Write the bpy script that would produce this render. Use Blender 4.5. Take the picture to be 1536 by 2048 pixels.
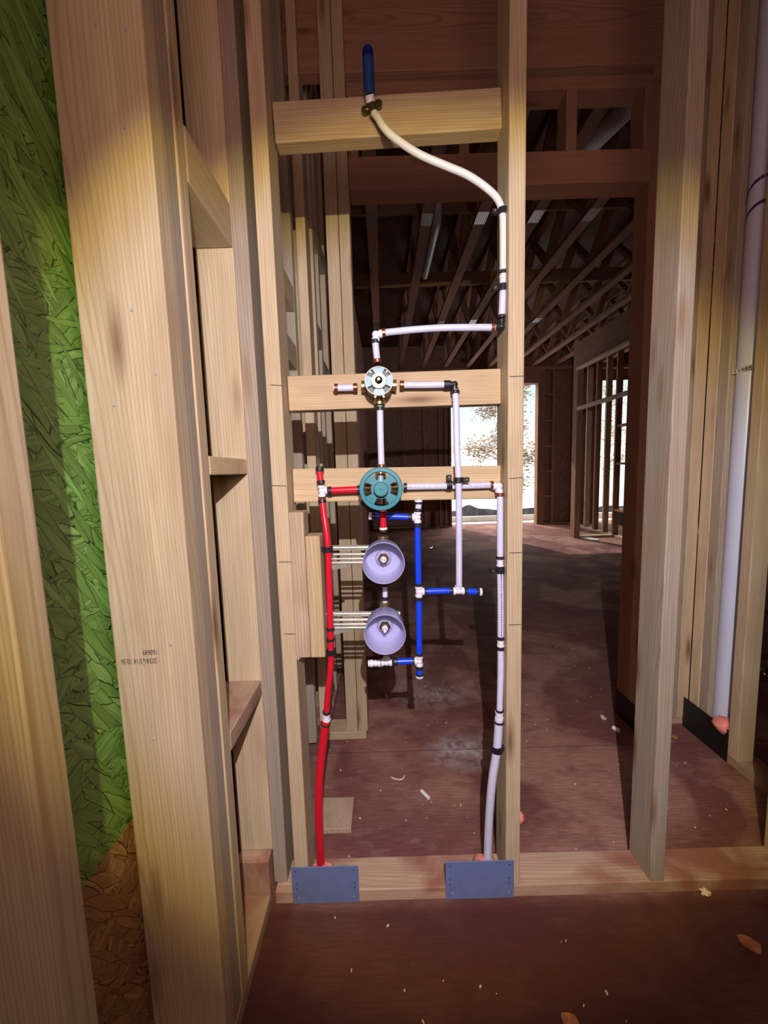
import bpy, bmesh, math, random
from mathutils import Vector, Matrix
random.seed(7)
for o in list(bpy.data.objects): bpy.data.objects.remove(o)
S = bpy.context.scene
COL = S.collection

# ------------------------------------------------------------------ camera
F = 770.0; CH = 1.16; TH = math.radians(6); RO = math.radians(1.67)
fw = Vector((0, math.cos(TH), -math.sin(TH))); u0 = Vector((0, math.sin(TH), math.cos(TH))); r0 = Vector((1, 0, 0))
up = u0*math.cos(RO) + r0*math.sin(RO); rt = r0*math.cos(RO) - u0*math.sin(RO)
CAM = Vector((0, 0, CH))
cd = bpy.data.cameras.new('camera'); cam = bpy.data.objects.new('camera', cd); COL.objects.link(cam)
m = Matrix((rt, up, -fw)).transposed().to_4x4(); m.translation = CAM; cam.matrix_world = m
cd.sensor_fit = 'VERTICAL'; cd.sensor_height = 36; cd.lens = 36*F/2048; cd.clip_start = .01; cd.clip_end = 300
S.camera = cam

# ------------------------------------------------------------------ world, exposure
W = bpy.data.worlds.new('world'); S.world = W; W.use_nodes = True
nt = W.node_tree; nt.nodes.clear()
wo = nt.nodes.new('ShaderNodeOutputWorld'); bg = nt.nodes.new('ShaderNodeBackground')
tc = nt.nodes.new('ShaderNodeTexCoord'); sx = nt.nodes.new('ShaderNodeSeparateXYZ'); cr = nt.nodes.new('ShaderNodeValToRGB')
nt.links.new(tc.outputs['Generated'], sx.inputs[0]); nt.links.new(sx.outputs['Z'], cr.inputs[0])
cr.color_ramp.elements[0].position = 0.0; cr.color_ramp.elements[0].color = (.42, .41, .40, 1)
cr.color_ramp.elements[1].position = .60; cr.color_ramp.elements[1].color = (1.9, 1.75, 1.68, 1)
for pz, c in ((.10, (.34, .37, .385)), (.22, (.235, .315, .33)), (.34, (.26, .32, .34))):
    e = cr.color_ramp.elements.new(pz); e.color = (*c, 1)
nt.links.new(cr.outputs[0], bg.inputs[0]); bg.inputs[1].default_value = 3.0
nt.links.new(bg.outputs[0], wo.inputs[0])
S.view_settings.view_transform = 'Standard'; S.view_settings.look = 'None'
S.view_settings.exposure = 0.0; S.view_settings.gamma = 1; S.view_settings.use_curve_mapping = False
S.cycles.max_bounces = 4; S.cycles.diffuse_bounces = 3; S.cycles.glossy_bounces = 2
S.cycles.transmission_bounces = 3; S.cycles.use_adaptive_sampling = True; S.cycles.adaptive_threshold = .03; S.cycles.use_denoising = True; S.cycles.sample_clamp_indirect = 4

# ------------------------------------------------------------------ the headlamp worn by the person taking the picture, plus an added soft fill
HL = Vector((.045, -.20, 1.49))
def headlamp(name, energy, color, half, blend, pitch=-12, yaw=0, falloff='Quadratic', radius=.004):
    l = bpy.data.lights.new(name, 'SPOT'); o = bpy.data.objects.new(name, l); COL.objects.link(o)
    o.location = HL; o.rotation_euler = (math.radians(90+pitch), 0, math.radians(yaw))
    l.color = color; l.energy = 1.0; l.spot_size = math.radians(half*2); l.spot_blend = blend; l.shadow_soft_size = radius
    l.use_nodes = True; n = l.node_tree; em = [x for x in n.nodes if x.type == 'EMISSION'][0]
    lf = n.nodes.new('ShaderNodeLightFalloff'); lf.inputs['Strength'].default_value = energy; lf.inputs['Smooth'].default_value = 2.0
    n.links.new(lf.outputs[falloff], em.inputs['Strength'])
    return o
headlamp('headlamp_core', 128, (.50, .56, 1.0), 40, .30, -18, -3)
headlamp('headlamp_fringe', 92, (1.0, .84, .30), 43, .20, -18, -3)
headlamp('headlamp_spill_fill', 62, (1.0, .60, .52), 80, .6, -4, radius=.30)  # reddish spill, enlarged far beyond the lamp as an added soft shadow fill
sun = bpy.data.lights.new('sun', 'SUN'); so = bpy.data.objects.new('sun', sun); COL.objects.link(so)
sun.energy = 3.0; sun.angle = .01; sun.color = (1, .95, .88); so.rotation_euler = (math.radians(48), 0, math.radians(200)); so.location = (3, 14, 9)

# ------------------------------------------------------------------ materials
MATS = {}
def newmat(name):
    m = bpy.data.materials.new(name); m.use_nodes = True
    MATS[name] = m
    return m, m.node_tree, m.node_tree.nodes['Principled BSDF']
def simple(name, col, rough=.5, metal=0, spec=.5, noise=0, nscale=30, bump=0):
    m, t, p = newmat(name)
    p.inputs['Base Color'].default_value = (*col, 1); p.inputs['Roughness'].default_value = rough
    p.inputs['Metallic'].default_value = metal; p.inputs['Specular IOR Level'].default_value = spec
    if noise or bump:
        c = t.nodes.new('ShaderNodeTexCoord'); n = t.nodes.new('ShaderNodeTexNoise'); n.inputs['Scale'].default_value = nscale
        n.inputs['Detail'].default_value = 6; t.links.new(c.outputs['Object'], n.inputs['Vector'])
        if noise:
            r = t.nodes.new('ShaderNodeValToRGB'); r.color_ramp.elements[0].position = .3; r.color_ramp.elements[1].position = .7
            r.color_ramp.elements[0].color = (*[v*(1-noise) for v in col], 1); r.color_ramp.elements[1].color = (*[min(1, v*(1+noise*.6)) for v in col], 1)
            t.links.new(n.outputs['Fac'], r.inputs[0]); t.links.new(r.outputs[0], p.inputs['Base Color'])
        if bump:
            b = t.nodes.new('ShaderNodeBump'); b.inputs['Strength'].default_value = bump; b.inputs['Distance'].default_value = .004
            t.links.new(n.outputs['Fac'], b.inputs['Height']); t.links.new(b.outputs[0], p.inputs['Normal'])
    return m
def mixc(t, fac, a, b, mode='MIX'):
    n = t.nodes.new('ShaderNodeMix'); n.data_type = 'RGBA'; n.blend_type = mode
    for s, v in ((n.inputs[0], fac), (n.inputs[6], a), (n.inputs[7], b)):
        if isinstance(v, (int, float)): s.default_value = v
        elif isinstance(v, tuple): s.default_value = (*v, 1)
        else: t.links.new(v, s)
    return n.outputs[2]
def ramp(t, src, stops):
    r = t.nodes.new('ShaderNodeValToRGB'); el = r.color_ramp.elements
    el[0].position, c0 = stops[0]; el[1].position, c1 = stops[-1]
    cc = lambda c: (c, c, c, 1) if isinstance(c, (int, float)) else (*c, 1)
    el[0].color = cc(c0); el[1].color = cc(c1)
    for pz, c in stops[1:-1]:
        x = el.new(pz); x.color = cc(c)
    t.links.new(src, r.inputs[0]); return r.outputs[0]
def wood(name, axis, light, dark, knots=True, rough=.62, mud=0.0, mudcol=(.20, .075, .05)):
    """spruce lumber, grain running along the given local axis"""
    m, t, p = newmat(name)
    tc = t.nodes.new('ShaderNodeTexCoord'); oi = t.nodes.new('ShaderNodeObjectInfo')
    off = t.nodes.new('ShaderNodeVectorMath'); off.operation = 'MULTIPLY_ADD'
    off.inputs[1].default_value = (1, 1, 1); t.links.new(tc.outputs['Object'], off.inputs[0])
    sc = t.nodes.new('ShaderNodeVectorMath'); sc.operation = 'SCALE'; sc.inputs[0].default_value = (13.7, 9.1, 17.3)
    t.links.new(oi.outputs['Random'], sc.inputs['Scale']); t.links.new(sc.outputs[0], off.inputs[2])
    def nz(along, across, detail=4, dist=0.0, kind='noise'):
        mp = t.nodes.new('ShaderNodeMapping'); s = [across]*3; s[axis] = along
        mp.inputs['Scale'].default_value = s; t.links.new(off.outputs[0], mp.inputs[0])
        if kind == 'noise':
            n = t.nodes.new('ShaderNodeTexNoise'); n.inputs['Scale'].default_value = 1; n.inputs['Detail'].default_value = detail
            n.inputs['Distortion'].default_value = dist; t.links.new(mp.outputs[0], n.inputs['Vector']); return n.outputs['Fac']
        n = t.nodes.new('ShaderNodeTexVoronoi'); n.inputs['Scale'].default_value = 1; t.links.new(mp.outputs[0], n.inputs['Vector'])
        return n.outputs['Distance']
    g1 = nz(1.0, 26, 3, .4)          # broad figure
    # growth rings round a pith that lies outside the board
    mp = t.nodes.new('ShaderNodeMapping'); sv = [1, 1, 1]; sv[axis] = .022; mp.inputs['Scale'].default_value = sv
    lv = [.061, .047, .083]; mp.inputs['Location'].default_value = lv; t.links.new(tc.outputs['Object'], mp.inputs[0])
    jt = t.nodes.new('ShaderNodeVectorMath'); jt.operation = 'MULTIPLY_ADD'; jt.inputs[1].default_value = (.05, .04, .05)
    t.links.new(oi.outputs['Random'], jt.inputs[0]); t.links.new(mp.outputs[0], jt.inputs[2])
    ln = t.nodes.new('ShaderNodeVectorMath'); ln.operation = 'LENGTH'; t.links.new(jt.outputs[0], ln.inputs[0])
    g0 = nz(1.1, 5.0, 2, .2)
    ad = t.nodes.new('ShaderNodeMath'); ad.operation = 'MULTIPLY_ADD'; ad.inputs[1].default_value = .030
    t.links.new(g0, ad.inputs[0]); t.links.new(ln.outputs['Value'], ad.inputs[2])
    mul = t.nodes.new('ShaderNodeMath'); mul.operation = 'MULTIPLY'; mul.inputs[1].default_value = 1450
    t.links.new(ad.outputs[0], mul.inputs[0])
    sn = t.nodes.new('ShaderNodeMath'); sn.operation = 'SINE'; t.links.new(mul.outputs[0], sn.inputs[0])
    rings = ramp(t, sn.outputs[0], [(.0, 0.0), (.5, .15), (1.0, 1.0)])
    g2 = nz(6, 220, 3, 0)            # fine fibre
    c = mixc(t, ramp(t, g1, [(.32, 0.0), (.68, 1.0)]), light, tuple(l*.84 for l in light))
    c = mixc(t, ramp(t, rings, [(0, 0.0), (1.0, .72)]), c, dark)
    c = mixc(t, ramp(t, g2, [(.35, .34), (.65, 0.0)]), c, tuple(d*.7 for d in dark))
    hv = t.nodes.new('ShaderNodeHueSaturation'); t.links.new(c, hv.inputs['Color'])
    vm = t.nodes.new('ShaderNodeMapRange'); vm.inputs[3].default_value = .86; vm.inputs[4].default_value = 1.12
    t.links.new(oi.outputs['Random'], vm.inputs[0]); t.links.new(vm.outputs[0], hv.inputs['Value'])
    c = hv.outputs[0]
    if knots:
        k = nz(2.6, 13, kind='v')
        c = mixc(t, ramp(t, k, [(.06, .9), (.13, .45), (.23, 0.0)]), c, (.16, .075, .03))
    st = nz(3.0, 7, 5, .6)
    c = mixc(t, ramp(t, st, [(.52, 0.0), (.74, .5)]), c, (.34, .21, .13))
    if mud:
        md = nz(6, 9, 6, .5)
        c = mixc(t, ramp(t, md, [(.42, 0.0), (.62, mud)]), c, mudcol)
    t.links.new(c, p.inputs['Base Color']); p.inputs['Roughness'].default_value = rough
    p.inputs['Specular IOR Level'].default_value = .35 if rough < .7 else .08
    b = t.nodes.new('ShaderNodeBump'); b.inputs['Strength'].default_value = .22; b.inputs['Distance'].default_value = .0012
    t.links.new(g2, b.inputs['Height']); t.links.new(b.outputs[0], p.inputs['Normal'])
    return m
L0, D0 = (.60, .49, .33), (.44, .30, .16)
for i, ax in enumerate('xyz'):
    wood('wood_'+ax, i, L0, D0)
    wood('grey_'+ax, i, (.43, .36, .28), (.29, .225, .17))
    wood('red_'+ax, i, (.40, .225, .15), (.27, .13, .085), rough=.75)  # darker lumber copy: reddish dimness of weakly lit framing put into the colour
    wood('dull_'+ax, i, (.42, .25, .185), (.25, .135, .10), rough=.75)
    wood('dirty_'+ax, i, (.52, .37, .27), (.36, .22, .14), mud=.85, mudcol=(.27, .10, .07))
wood('clean_z', 2, (.66, .51, .30), (.50, .33, .16), knots=False)
wood('clean_x', 0, (.66, .51, .31), (.50, .33, .17), knots=True)
wood('rough_z', 2, (.54, .41, .30), (.34, .22, .16), mud=.18, rough=.8)

def osb(name, cols, plane='YZ', scale=14, rough=.6, bump=.5, dirt=None):
    """oriented strand board: overlapping layers of long flakes lying at different angles"""
    m, t, p = newmat(name)
    tc = t.nodes.new('ShaderNodeTexCoord'); base = tc.outputs['Object']
    if plane == 'YZ':
        mp0 = t.nodes.new('ShaderNodeMapping'); mp0.inputs['Rotation'].default_value = (0, math.radians(90), 0)
        t.links.new(base, mp0.inputs[0]); base = mp0.outputs[0]
    elif plane == 'XZ':
        mp0 = t.nodes.new('ShaderNodeMapping'); mp0.inputs['Rotation'].default_value = (math.radians(90), 0, 0)
        t.links.new(base, mp0.inputs[0]); base = mp0.outputs[0]
    wn = t.nodes.new('ShaderNodeTexNoise'); wn.inputs['Scale'].default_value = 24; wn.inputs['Detail'].default_value = 5
    t.links.new(base, wn.inputs['Vector'])
    wv = t.nodes.new('ShaderNodeMix'); wv.data_type = 'VECTOR'; wv.inputs[0].default_value = .012
    t.links.new(base, wv.inputs[4]); t.links.new(wn.outputs['Color'], wv.inputs[5])
    col = None; hgt = None
    for j, (ang, sx_, sy_) in enumerate(((14, .40, 2.2), (-38, .55, 3.4), (63, .45, 2.6), (-80, .8, 5.0), (35, .7, 4.4))):
        mp = t.nodes.new('ShaderNodeMapping'); mp.inputs['Rotation'].default_value = (0, 0, math.radians(ang))
        mp.inputs['Location'].default_value = (j*3.3, j*1.7, j)
        t.links.new(wv.outputs[1], mp.inputs[0])
        mp2 = t.nodes.new('ShaderNodeMapping'); mp2.inputs['Scale'].default_value = (scale*sx_, scale*sy_, scale*.001)
        t.links.new(mp.outputs[0], mp2.inputs[0])
        v = t.nodes.new('ShaderNodeTexVoronoi'); v.inputs['Scale'].default_value = 1; v.inputs['Randomness'].default_value = 1
        t.links.new(mp2.outputs[0], v.inputs['Vector'])
        ve = t.nodes.new('ShaderNodeTexVoronoi'); ve.feature = 'DISTANCE_TO_EDGE'; ve.inputs['Scale'].default_value = 1
        t.links.new(mp2.outputs[0], ve.inputs['Vector'])
        sp = t.nodes.new('ShaderNodeSeparateColor'); t.links.new(v.outputs['Color'], sp.inputs[0])
        cj = ramp(t, sp.outputs[0], [(0, cols[0]), (.45, cols[1]), (.8, cols[2]), (1, cols[3])])
        fib = t.nodes.new('ShaderNodeTexNoise'); fib.inputs['Scale'].default_value = 1; fib.inputs['Detail'].default_value = 3
        mp3 = t.nodes.new('ShaderNodeMapping'); mp3.inputs['Scale'].default_value = (8, 130, 1)
        t.links.new(mp.outputs[0], mp3.inputs[0]); t.links.new(mp3.outputs[0], fib.inputs['Vector'])
        cj = mixc(t, ramp(t, fib.outputs['Fac'], [(.30, .75), (.65, 0.0)]), cj, tuple(c*.4 for c in cols[1]))
        edge = ramp(t, ve.outputs['Distance'], [(0, 0.0), (.03, 1.0)])
        cj = mixc(t, edge, tuple(c*.35 for c in cols[0]), cj)
        h = t.nodes.new('ShaderNodeMath'); h.operation = 'MULTIPLY'; t.links.new(sp.outputs[1], h.inputs[0]); t.links.new(edge, h.inputs[1])
        if col is None: col, hgt = cj, h.outputs[0]
        else:
            msk = t.nodes.new('ShaderNodeMath'); msk.operation = 'GREATER_THAN'; msk.inputs[1].default_value = .52
            t.links.new(sp.outputs[2], msk.inputs[0])
            col = mixc(t, msk.outputs[0], col, cj)
            hm = t.nodes.new('ShaderNodeMix'); hm.data_type = 'FLOAT'
            t.links.new(msk.outputs[0], hm.inputs[0]); t.links.new(hgt, hm.inputs[2]); t.links.new(h.outputs[0], hm.inputs[3]); hgt = hm.outputs[0]
    if dirt: col = dirt(t, tc, col)
    t.links.new(col, p.inputs['Base Color']); p.inputs['Roughness'].default_value = rough
    b = t.nodes.new('ShaderNodeBump'); b.inputs['Strength'].default_value = bump; b.inputs['Distance'].default_value = .004
    t.links.new(hgt, b.inputs['Height']); t.links.new(b.outputs[0], p.inputs['Normal'])
    return m
osb('osb_green', [(.10, .22, .035), (.15, .32, .055), (.22, .40, .10), (.13, .38, .06)], rough=.42, bump=1.0, scale=16)
osb('osb_natural', [(.30, .14, .05), (.42, .22, .09), (.52, .31, .14), (.36, .18, .07)], scale=16, bump=.9)
osb('osb_far', [(.24, .11, .075), (.36, .18, .125), (.44, .24, .17), (.29, .135, .095)], plane='XZ', scale=16)
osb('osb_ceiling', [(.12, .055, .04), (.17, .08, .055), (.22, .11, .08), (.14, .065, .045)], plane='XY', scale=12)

def floor_mat():
    m, t, p = newmat('muddy_subfloor')
    tc = t.nodes.new('ShaderNodeTexCoord')
    def nz(s, detail=6, dist=0, mapsc=(1, 1, 1)):
        mp = t.nodes.new('ShaderNodeMapping'); mp.inputs['Scale'].default_value = mapsc; t.links.new(tc.outputs['Object'], mp.inputs[0])
        n = t.nodes.new('ShaderNodeTexNoise'); n.inputs['Scale'].default_value = s; n.inputs['Detail'].default_value = detail
        n.inputs['Distortion'].default_value = dist; t.links.new(mp.outputs[0], n.inputs['Vector']); return n.outputs['Fac']
    c = mixc(t, ramp(t, nz(2.2, 8, .6), [(.43, 0.0), (.56, 1.0)]), (.19, .078, .066), (.37, .20, .15))
    c = mixc(t, ramp(t, nz(1.1, 5, .8), [(.50, 0.0), (.56, .75)]), c, (.18, .072, .066))
    c = mixc(t, ramp(t, nz(8, 7, .8, (1, 1.7, 1)), [(.50, 0.0), (.72, .55)]), c, (.12, .055, .058))
    c = mixc(t, ramp(t, nz(11, 8, .5, (.8, 1.8, 1)), [(.56, 0.0), (.74, .45)]), c, (.40, .25, .21))
    # wood strands of the panel showing through the mud
    c = mixc(t, ramp(t, nz(60, 3, 0, (.3, 3, 1)), [(.40, .30), (.62, 0.0)]), c, (.07, .03, .028))
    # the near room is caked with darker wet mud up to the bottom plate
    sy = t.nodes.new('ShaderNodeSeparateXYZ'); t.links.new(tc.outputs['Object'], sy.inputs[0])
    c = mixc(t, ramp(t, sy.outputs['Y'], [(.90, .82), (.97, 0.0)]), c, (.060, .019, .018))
    # white dust spills
    fine = nz(26, 10, .6)
    for (x, y, rx, ry) in ((.29, 1.48, .17, .13), (.22, 1.88, .24, .13), (.10, 2.02, .25, .10)):
        mp = t.nodes.new('ShaderNodeMapping'); mp.vector_type = 'TEXTURE'; mp.inputs['Location'].default_value = (x, y, 0); mp.inputs['Scale'].default_value = (rx, ry, 1)
        t.links.new(tc.outputs['Object'], mp.inputs[0])
        ln = t.nodes.new('ShaderNodeVectorMath'); ln.operation = 'LENGTH'; t.links.new(mp.outputs[0], ln.inputs[0])
        fall = ramp(t, ln.outputs['Value'], [(0, 1.0), (1.0, 0.0)])
        k = t.nodes.new('ShaderNodeMath'); k.operation = 'MULTIPLY'; t.links.new(fall, k.inputs[0])
        t.links.new(ramp(t, fine, [(.30, 0.0), (.66, 1.0)]), k.inputs[1])
        amt = .85 if y < 1.6 else (.5 if y < 1.95 else .25)
        k2 = t.nodes.new('ShaderNodeMath'); k2.operation = 'MULTIPLY'; k2.inputs[1].default_value = amt; t.links.new(k.outputs[0], k2.inputs[0])
        c = mixc(t, k2.outputs[0], c, (.62, .58, .60))
    # panel joints
    br = t.nodes.new('ShaderNodeTexBrick'); br.inputs['Scale'].default_value = 1; br.inputs['Brick Width'].default_value = 2.44
    br.inputs['Row Height'].default_value = 1.22; br.inputs['Mortar Size'].default_value = .0012; br.inputs['Color1'].default_value = (0, 0, 0, 1)
    br.inputs['Color2'].default_value = (0, 0, 0, 1); br.inputs['Mortar'].default_value = (1, 1, 1, 1); br.inputs['Mortar Smooth'].default_value = .3
    mp = t.nodes.new('ShaderNodeMapping'); mp.inputs['Location'].default_value = (.75, .95, 0); t.links.new(tc.outputs['Object'], mp.inputs[0])
    t.links.new(mp.outputs[0], br.inputs['Vector'])
    c = mixc(t, br.outputs['Color'], c, (.03, .015, .013))
    t.links.new(c, p.inputs['Base Color']); p.inputs['Roughness'].default_value = .72; p.inputs['Specular IOR Level'].default_value = .12
    b = t.nodes.new('ShaderNodeBump'); b.inputs['Strength'].default_value = .35; b.inputs['Distance'].default_value = .004
    t.links.new(nz(40, 6), b.inputs['Height']); t.links.new(b.outputs[0], p.inputs['Normal'])
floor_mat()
simple('white_pex', (.62, .64, .84), .32, noise=.06, nscale=60)
simple('cream_pex', (.68, .70, .66), .34)
simple('red_pex', (.62, .010, .030), .30)
simple('blue_pex', (.010, .060, .80), .30)
simple('copper', (.35, .13, .075), .38, .85)
simple('black_ring', (.020, .020, .026), .42)
simple('white_fitting', (.74, .73, .82), .38)
simple('black_fitting', (.015, .015, .018), .35)
simple('brass', (.42, .33, .16), .34, .85, noise=.2, nscale=90)
simple('dark_brass', (.22, .16, .09), .4, .85, noise=.3, nscale=90)
simple('chrome', (.80, .80, .80), .12, 1)
simple('zinc', (.80, .80, .70), .22, .7, noise=.15, nscale=40)
simple('teal_plastic', (.022, .20, .25), .40, noise=.12, nscale=80)
simple('pale_blue_plastic', (.22, .37, .48), .42, noise=.25, nscale=160)
simple('dark_plastic', (.025, .04, .05), .45)
simple('cream_plastic', (.80, .74, .50), .4)
simple('blue_grip', (.010, .045, .20), .45)
simple('blue_grip_tip', (.006, .012, .16), .4)
simple('plate_blue', (.15, .20, .40), .5, .1, noise=.10, nscale=30)
simple('plate_black', (.014, .013, .014), .4, .3, noise=.3)
simple('plate_mark', (.02, .025, .05), .5)
simple('plate_scuff', (.40, .42, .48), .6)
simple('pink_foam', (.80, .27, .20), .7, noise=.25, nscale=60, bump=.6)
simple('pvc', (.56, .60, .74), .35, noise=.04, nscale=8)
simple('purple_primer', (.06, .03, .14), .4)
simple('truss_plate', (.42, .42, .45), .35, .6)
simple('pencil', (.07, .05, .04), .8)
simple('void_black', (.004, .004, .005), .8)
simple('paper', (.75, .77, .8), .7)
simple('leaf_dry', (.40, .16, .07), .7, noise=.3)
simple('shaving', (.72, .62, .48), .7)
simple('foil', (.75, .75, .8), .2, 1, noise=.2, nscale=30, bump=1)
simple('bark', (.34, .27, .22), .9, noise=.4, nscale=12, bump=.5)
simple('leaves', (.36, .27, .17), .7, noise=.5, nscale=2)
simple('clay', (.50, .14, .08), .95, noise=.25, nscale=1.5)
simple('nail_steel', (.55, .55, .55), .3, .4)
simple('hazy_ground', (.42, .46, .48), .8)  # open ground outside, with pale haze put into its colour
simple('hill', (.62, .70, .74), .95, noise=.15, nscale=.3)  # faint blue haze of distance put into the hill colour
simple('fabric_black', (.035, .035, .042), .5, noise=.4, nscale=5, bump=.3)
simple('deck', (.68, .66, .62), .7, noise=.1, nscale=6)
def cup_mat():
    m, t, p = newmat('translucent_cup')
    p.inputs['Base Color'].default_value = (.66, .66, 1.0, 1); p.inputs['Roughness'].default_value = .28
    tr = t.nodes.new('ShaderNodeBsdfTranslucent'); tr.inputs[0].default_value = (.80, .80, 1, 1)
    tp = t.nodes.new('ShaderNodeBsdfTransparent'); tp.inputs[0].default_value = (.95, .95, 1, 1)
    a = t.nodes.new('ShaderNodeMixShader'); a.inputs[0].default_value = .42
    b = t.nodes.new('ShaderNodeMixShader'); b.inputs[0].default_value = .14
    o = t.nodes['Material Output']
    t.links.new(p.outputs[0], a.inputs[1]); t.links.new(tr.outputs[0], a.inputs[2])
    t.links.new(a.outputs[0], b.inputs[1]); t.links.new(tp.outputs[0], b.inputs[2]); t.links.new(b.outputs[0], o.inputs[0])
cup_mat()

# ------------------------------------------------------------------ helpers
def P(x, y, Y):
    d = fw*F + rt*(x-768) - up*(y-1024); return CAM + d*(Y/d.y)
def PX(x, y, X):
    d = fw*F + rt*(x-768) - up*(y-1024); return CAM + d*(X/d.x)
def PZ(x, y, Z=0.0):
    d = fw*F + rt*(x-768) - up*(y-1024); return CAM + d*((Z-CH)/d.z)
def tag(o, label=None, cat=None, group=None, kind=None):
    if label: o['label'] = label
    if cat: o['category'] = cat
    if group: o['group'] = group
    if kind: o['kind'] = kind
    return o
def link(name, bm, mat, parent=None, loc=None, smooth=False, rot=None):
    me = bpy.data.meshes.new(name); bm.normal_update(); bm.to_mesh(me); bm.free()
    for q in (mat if isinstance(mat, (list, tuple)) else [mat]): me.materials.append(MATS[q])
    if smooth:
        for f in me.polygons: f.use_smooth = True
    o = bpy.data.objects.new(name, me); COL.objects.link(o)
    if loc is not None: o.location = loc
    if rot is not None: o.rotation_euler = rot
    if parent is not None:
        o.parent = parent
        if loc is not None and parent.type == 'EMPTY': o.location = Vector(loc) - parent.location
        elif loc is not None: o.location = Vector(loc) - parent.location
    return o
def empty(name, loc):
    o = bpy.data.objects.new(name, None); COL.objects.link(o); o.location = loc; o.empty_display_size = .05; return o
def dup(o, parent=None, loc=None):
    c = o.copy(); COL.objects.link(c); c.parent = parent
    if loc is not None: c.location = loc
    for ch in list(o.children): dup(ch, c)
    return c
def boxbm(sx_, sy_, sz_, bev=.0025, seg=2, bm=None, at=(0, 0, 0), rot=None):
    own = bmesh.new(); bmesh.ops.create_cube(own, size=1)
    bmesh.ops.scale(own, vec=(sx_, sy_, sz_), verts=own.verts)
    if bev: bmesh.ops.bevel(own, geom=own.edges[:], offset=min(bev, min(sx_, sy_, sz_)*.4), segments=seg, affect='EDGES', profile=.5)
    M = Matrix.Translation(at)
    if rot is not None: M = M @ rot
    bmesh.ops.transform(own, matrix=M, verts=own.verts)
    if bm is None: return own
    tmp = bpy.data.meshes.new('tmp'); own.to_mesh(tmp); own.free(); bm.from_mesh(tmp); bpy.data.meshes.remove(tmp); return bm
def board(name, b, mat, label=None, cat=None, group=None, kind=None, parent=None, bev=.0025, rot=None):
    x0, x1, y0, y1, z0, z1 = b
    bm = boxbm(x1-x0, y1-y0, z1-z0, bev)
    o = link(name, bm, mat, parent, ((x0+x1)/2, (y0+y1)/2, (z0+z1)/2), rot=rot)
    return tag(o, label, cat, group, kind)
def frame_at(d):
    d = d.normalized(); a = Vector((0, 0, 1)) if abs(d.z) < .9 else Vector((0, 1, 0))
    s = d.cross(a).normalized(); return s, s.cross(d).normalized()
def tube(bm, pts, r, n=20, cap=True):
    rings = []
    s, t = frame_at(pts[1]-pts[0])
    for i, p in enumerate(pts):
        d = (pts[min(i+1, len(pts)-1)] - pts[max(i-1, 0)]).normalized()
        s = (s - d*s.dot(d)).normalized(); t = d.cross(s)
        rr = r[i] if isinstance(r, (list, tuple)) else r
        rings.append([bm.verts.new(p + s*(rr*math.cos(2*math.pi*k/n)) + t*(rr*math.sin(2*math.pi*k/n))) for k in range(n)])
    for a, b in zip(rings, rings[1:]):
        for k in range(n): bm.faces.new((a[k], a[(k+1) % n], b[(k+1) % n], b[k]))
    if cap: bm.faces.new(rings[0][::-1]); bm.faces.new(rings[-1])
    return bm
def spline(pts, n=8):
    pts = [Vector(p) for p in pts]
    if len(pts) == 2: return [pts[0].lerp(pts[1], i/6) for i in range(7)]
    out = []
    for i in range(len(pts)-1):
        p0 = pts[max(i-1, 0)]; p1 = pts[i]; p2 = pts[i+1]; p3 = pts[min(i+2, len(pts)-1)]
        for k in range(n):
            t = k/n
            out.append(.5*((2*p1)+(p2-p0)*t+(2*p0-5*p1+4*p2-p3)*t*t+(3*p1-p0-3*p2+p3)*t**3))
    out.append(pts[-1]); return out
def shade(o, ang=35):
    for f in o.data.polygons: f.use_smooth = True
    try:
        bm = bmesh.new(); bm.from_mesh(o.data)
        for e in bm.edges:
            if len(e.link_faces) == 2 and e.calc_face_angle(0) > math.radians(ang): e.smooth = False
        bm.to_mesh(o.data); bm.free()
    except Exception: pass
    return o
def localise(o):
    """move the origin of a mesh built in world space to its centre"""
    vs = [v.co for v in o.data.vertices]; c = sum(vs, Vector())/len(vs)
    for v in o.data.vertices: v.co -= c
    o.location = c - (o.parent.location if o.parent else Vector()); return o
def cyl(bm, a, b, r, n=24): return tube(bm, [Vector(a), Vector(b)], r, n)
def solid(name, bm, mat, parent=None, label=None, cat=None, group=None):
    o = link(name, bm, mat, None); shade(o)
    if parent is not None: o.parent = parent
    localise(o)
    return tag(o, label, cat, group)
def ring(a, d, r, w, mat, parent, name='crimp_ring', label=None):
    """crimp ring round a pipe"""
    d = d.normalized(); bm = bmesh.new()
    tube(bm, [a-d*w/2, a-d*w*.42, a+d*w*.42, a+d*w/2], [r*.93, r, r, r*.93], 20)
    o = link(name, bm, mat, None); shade(o); o.parent = parent; localise(o); return tag(o, label)
RH, RT = .0080, .0111      # half-inch and three-quarter pipe radii
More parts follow.
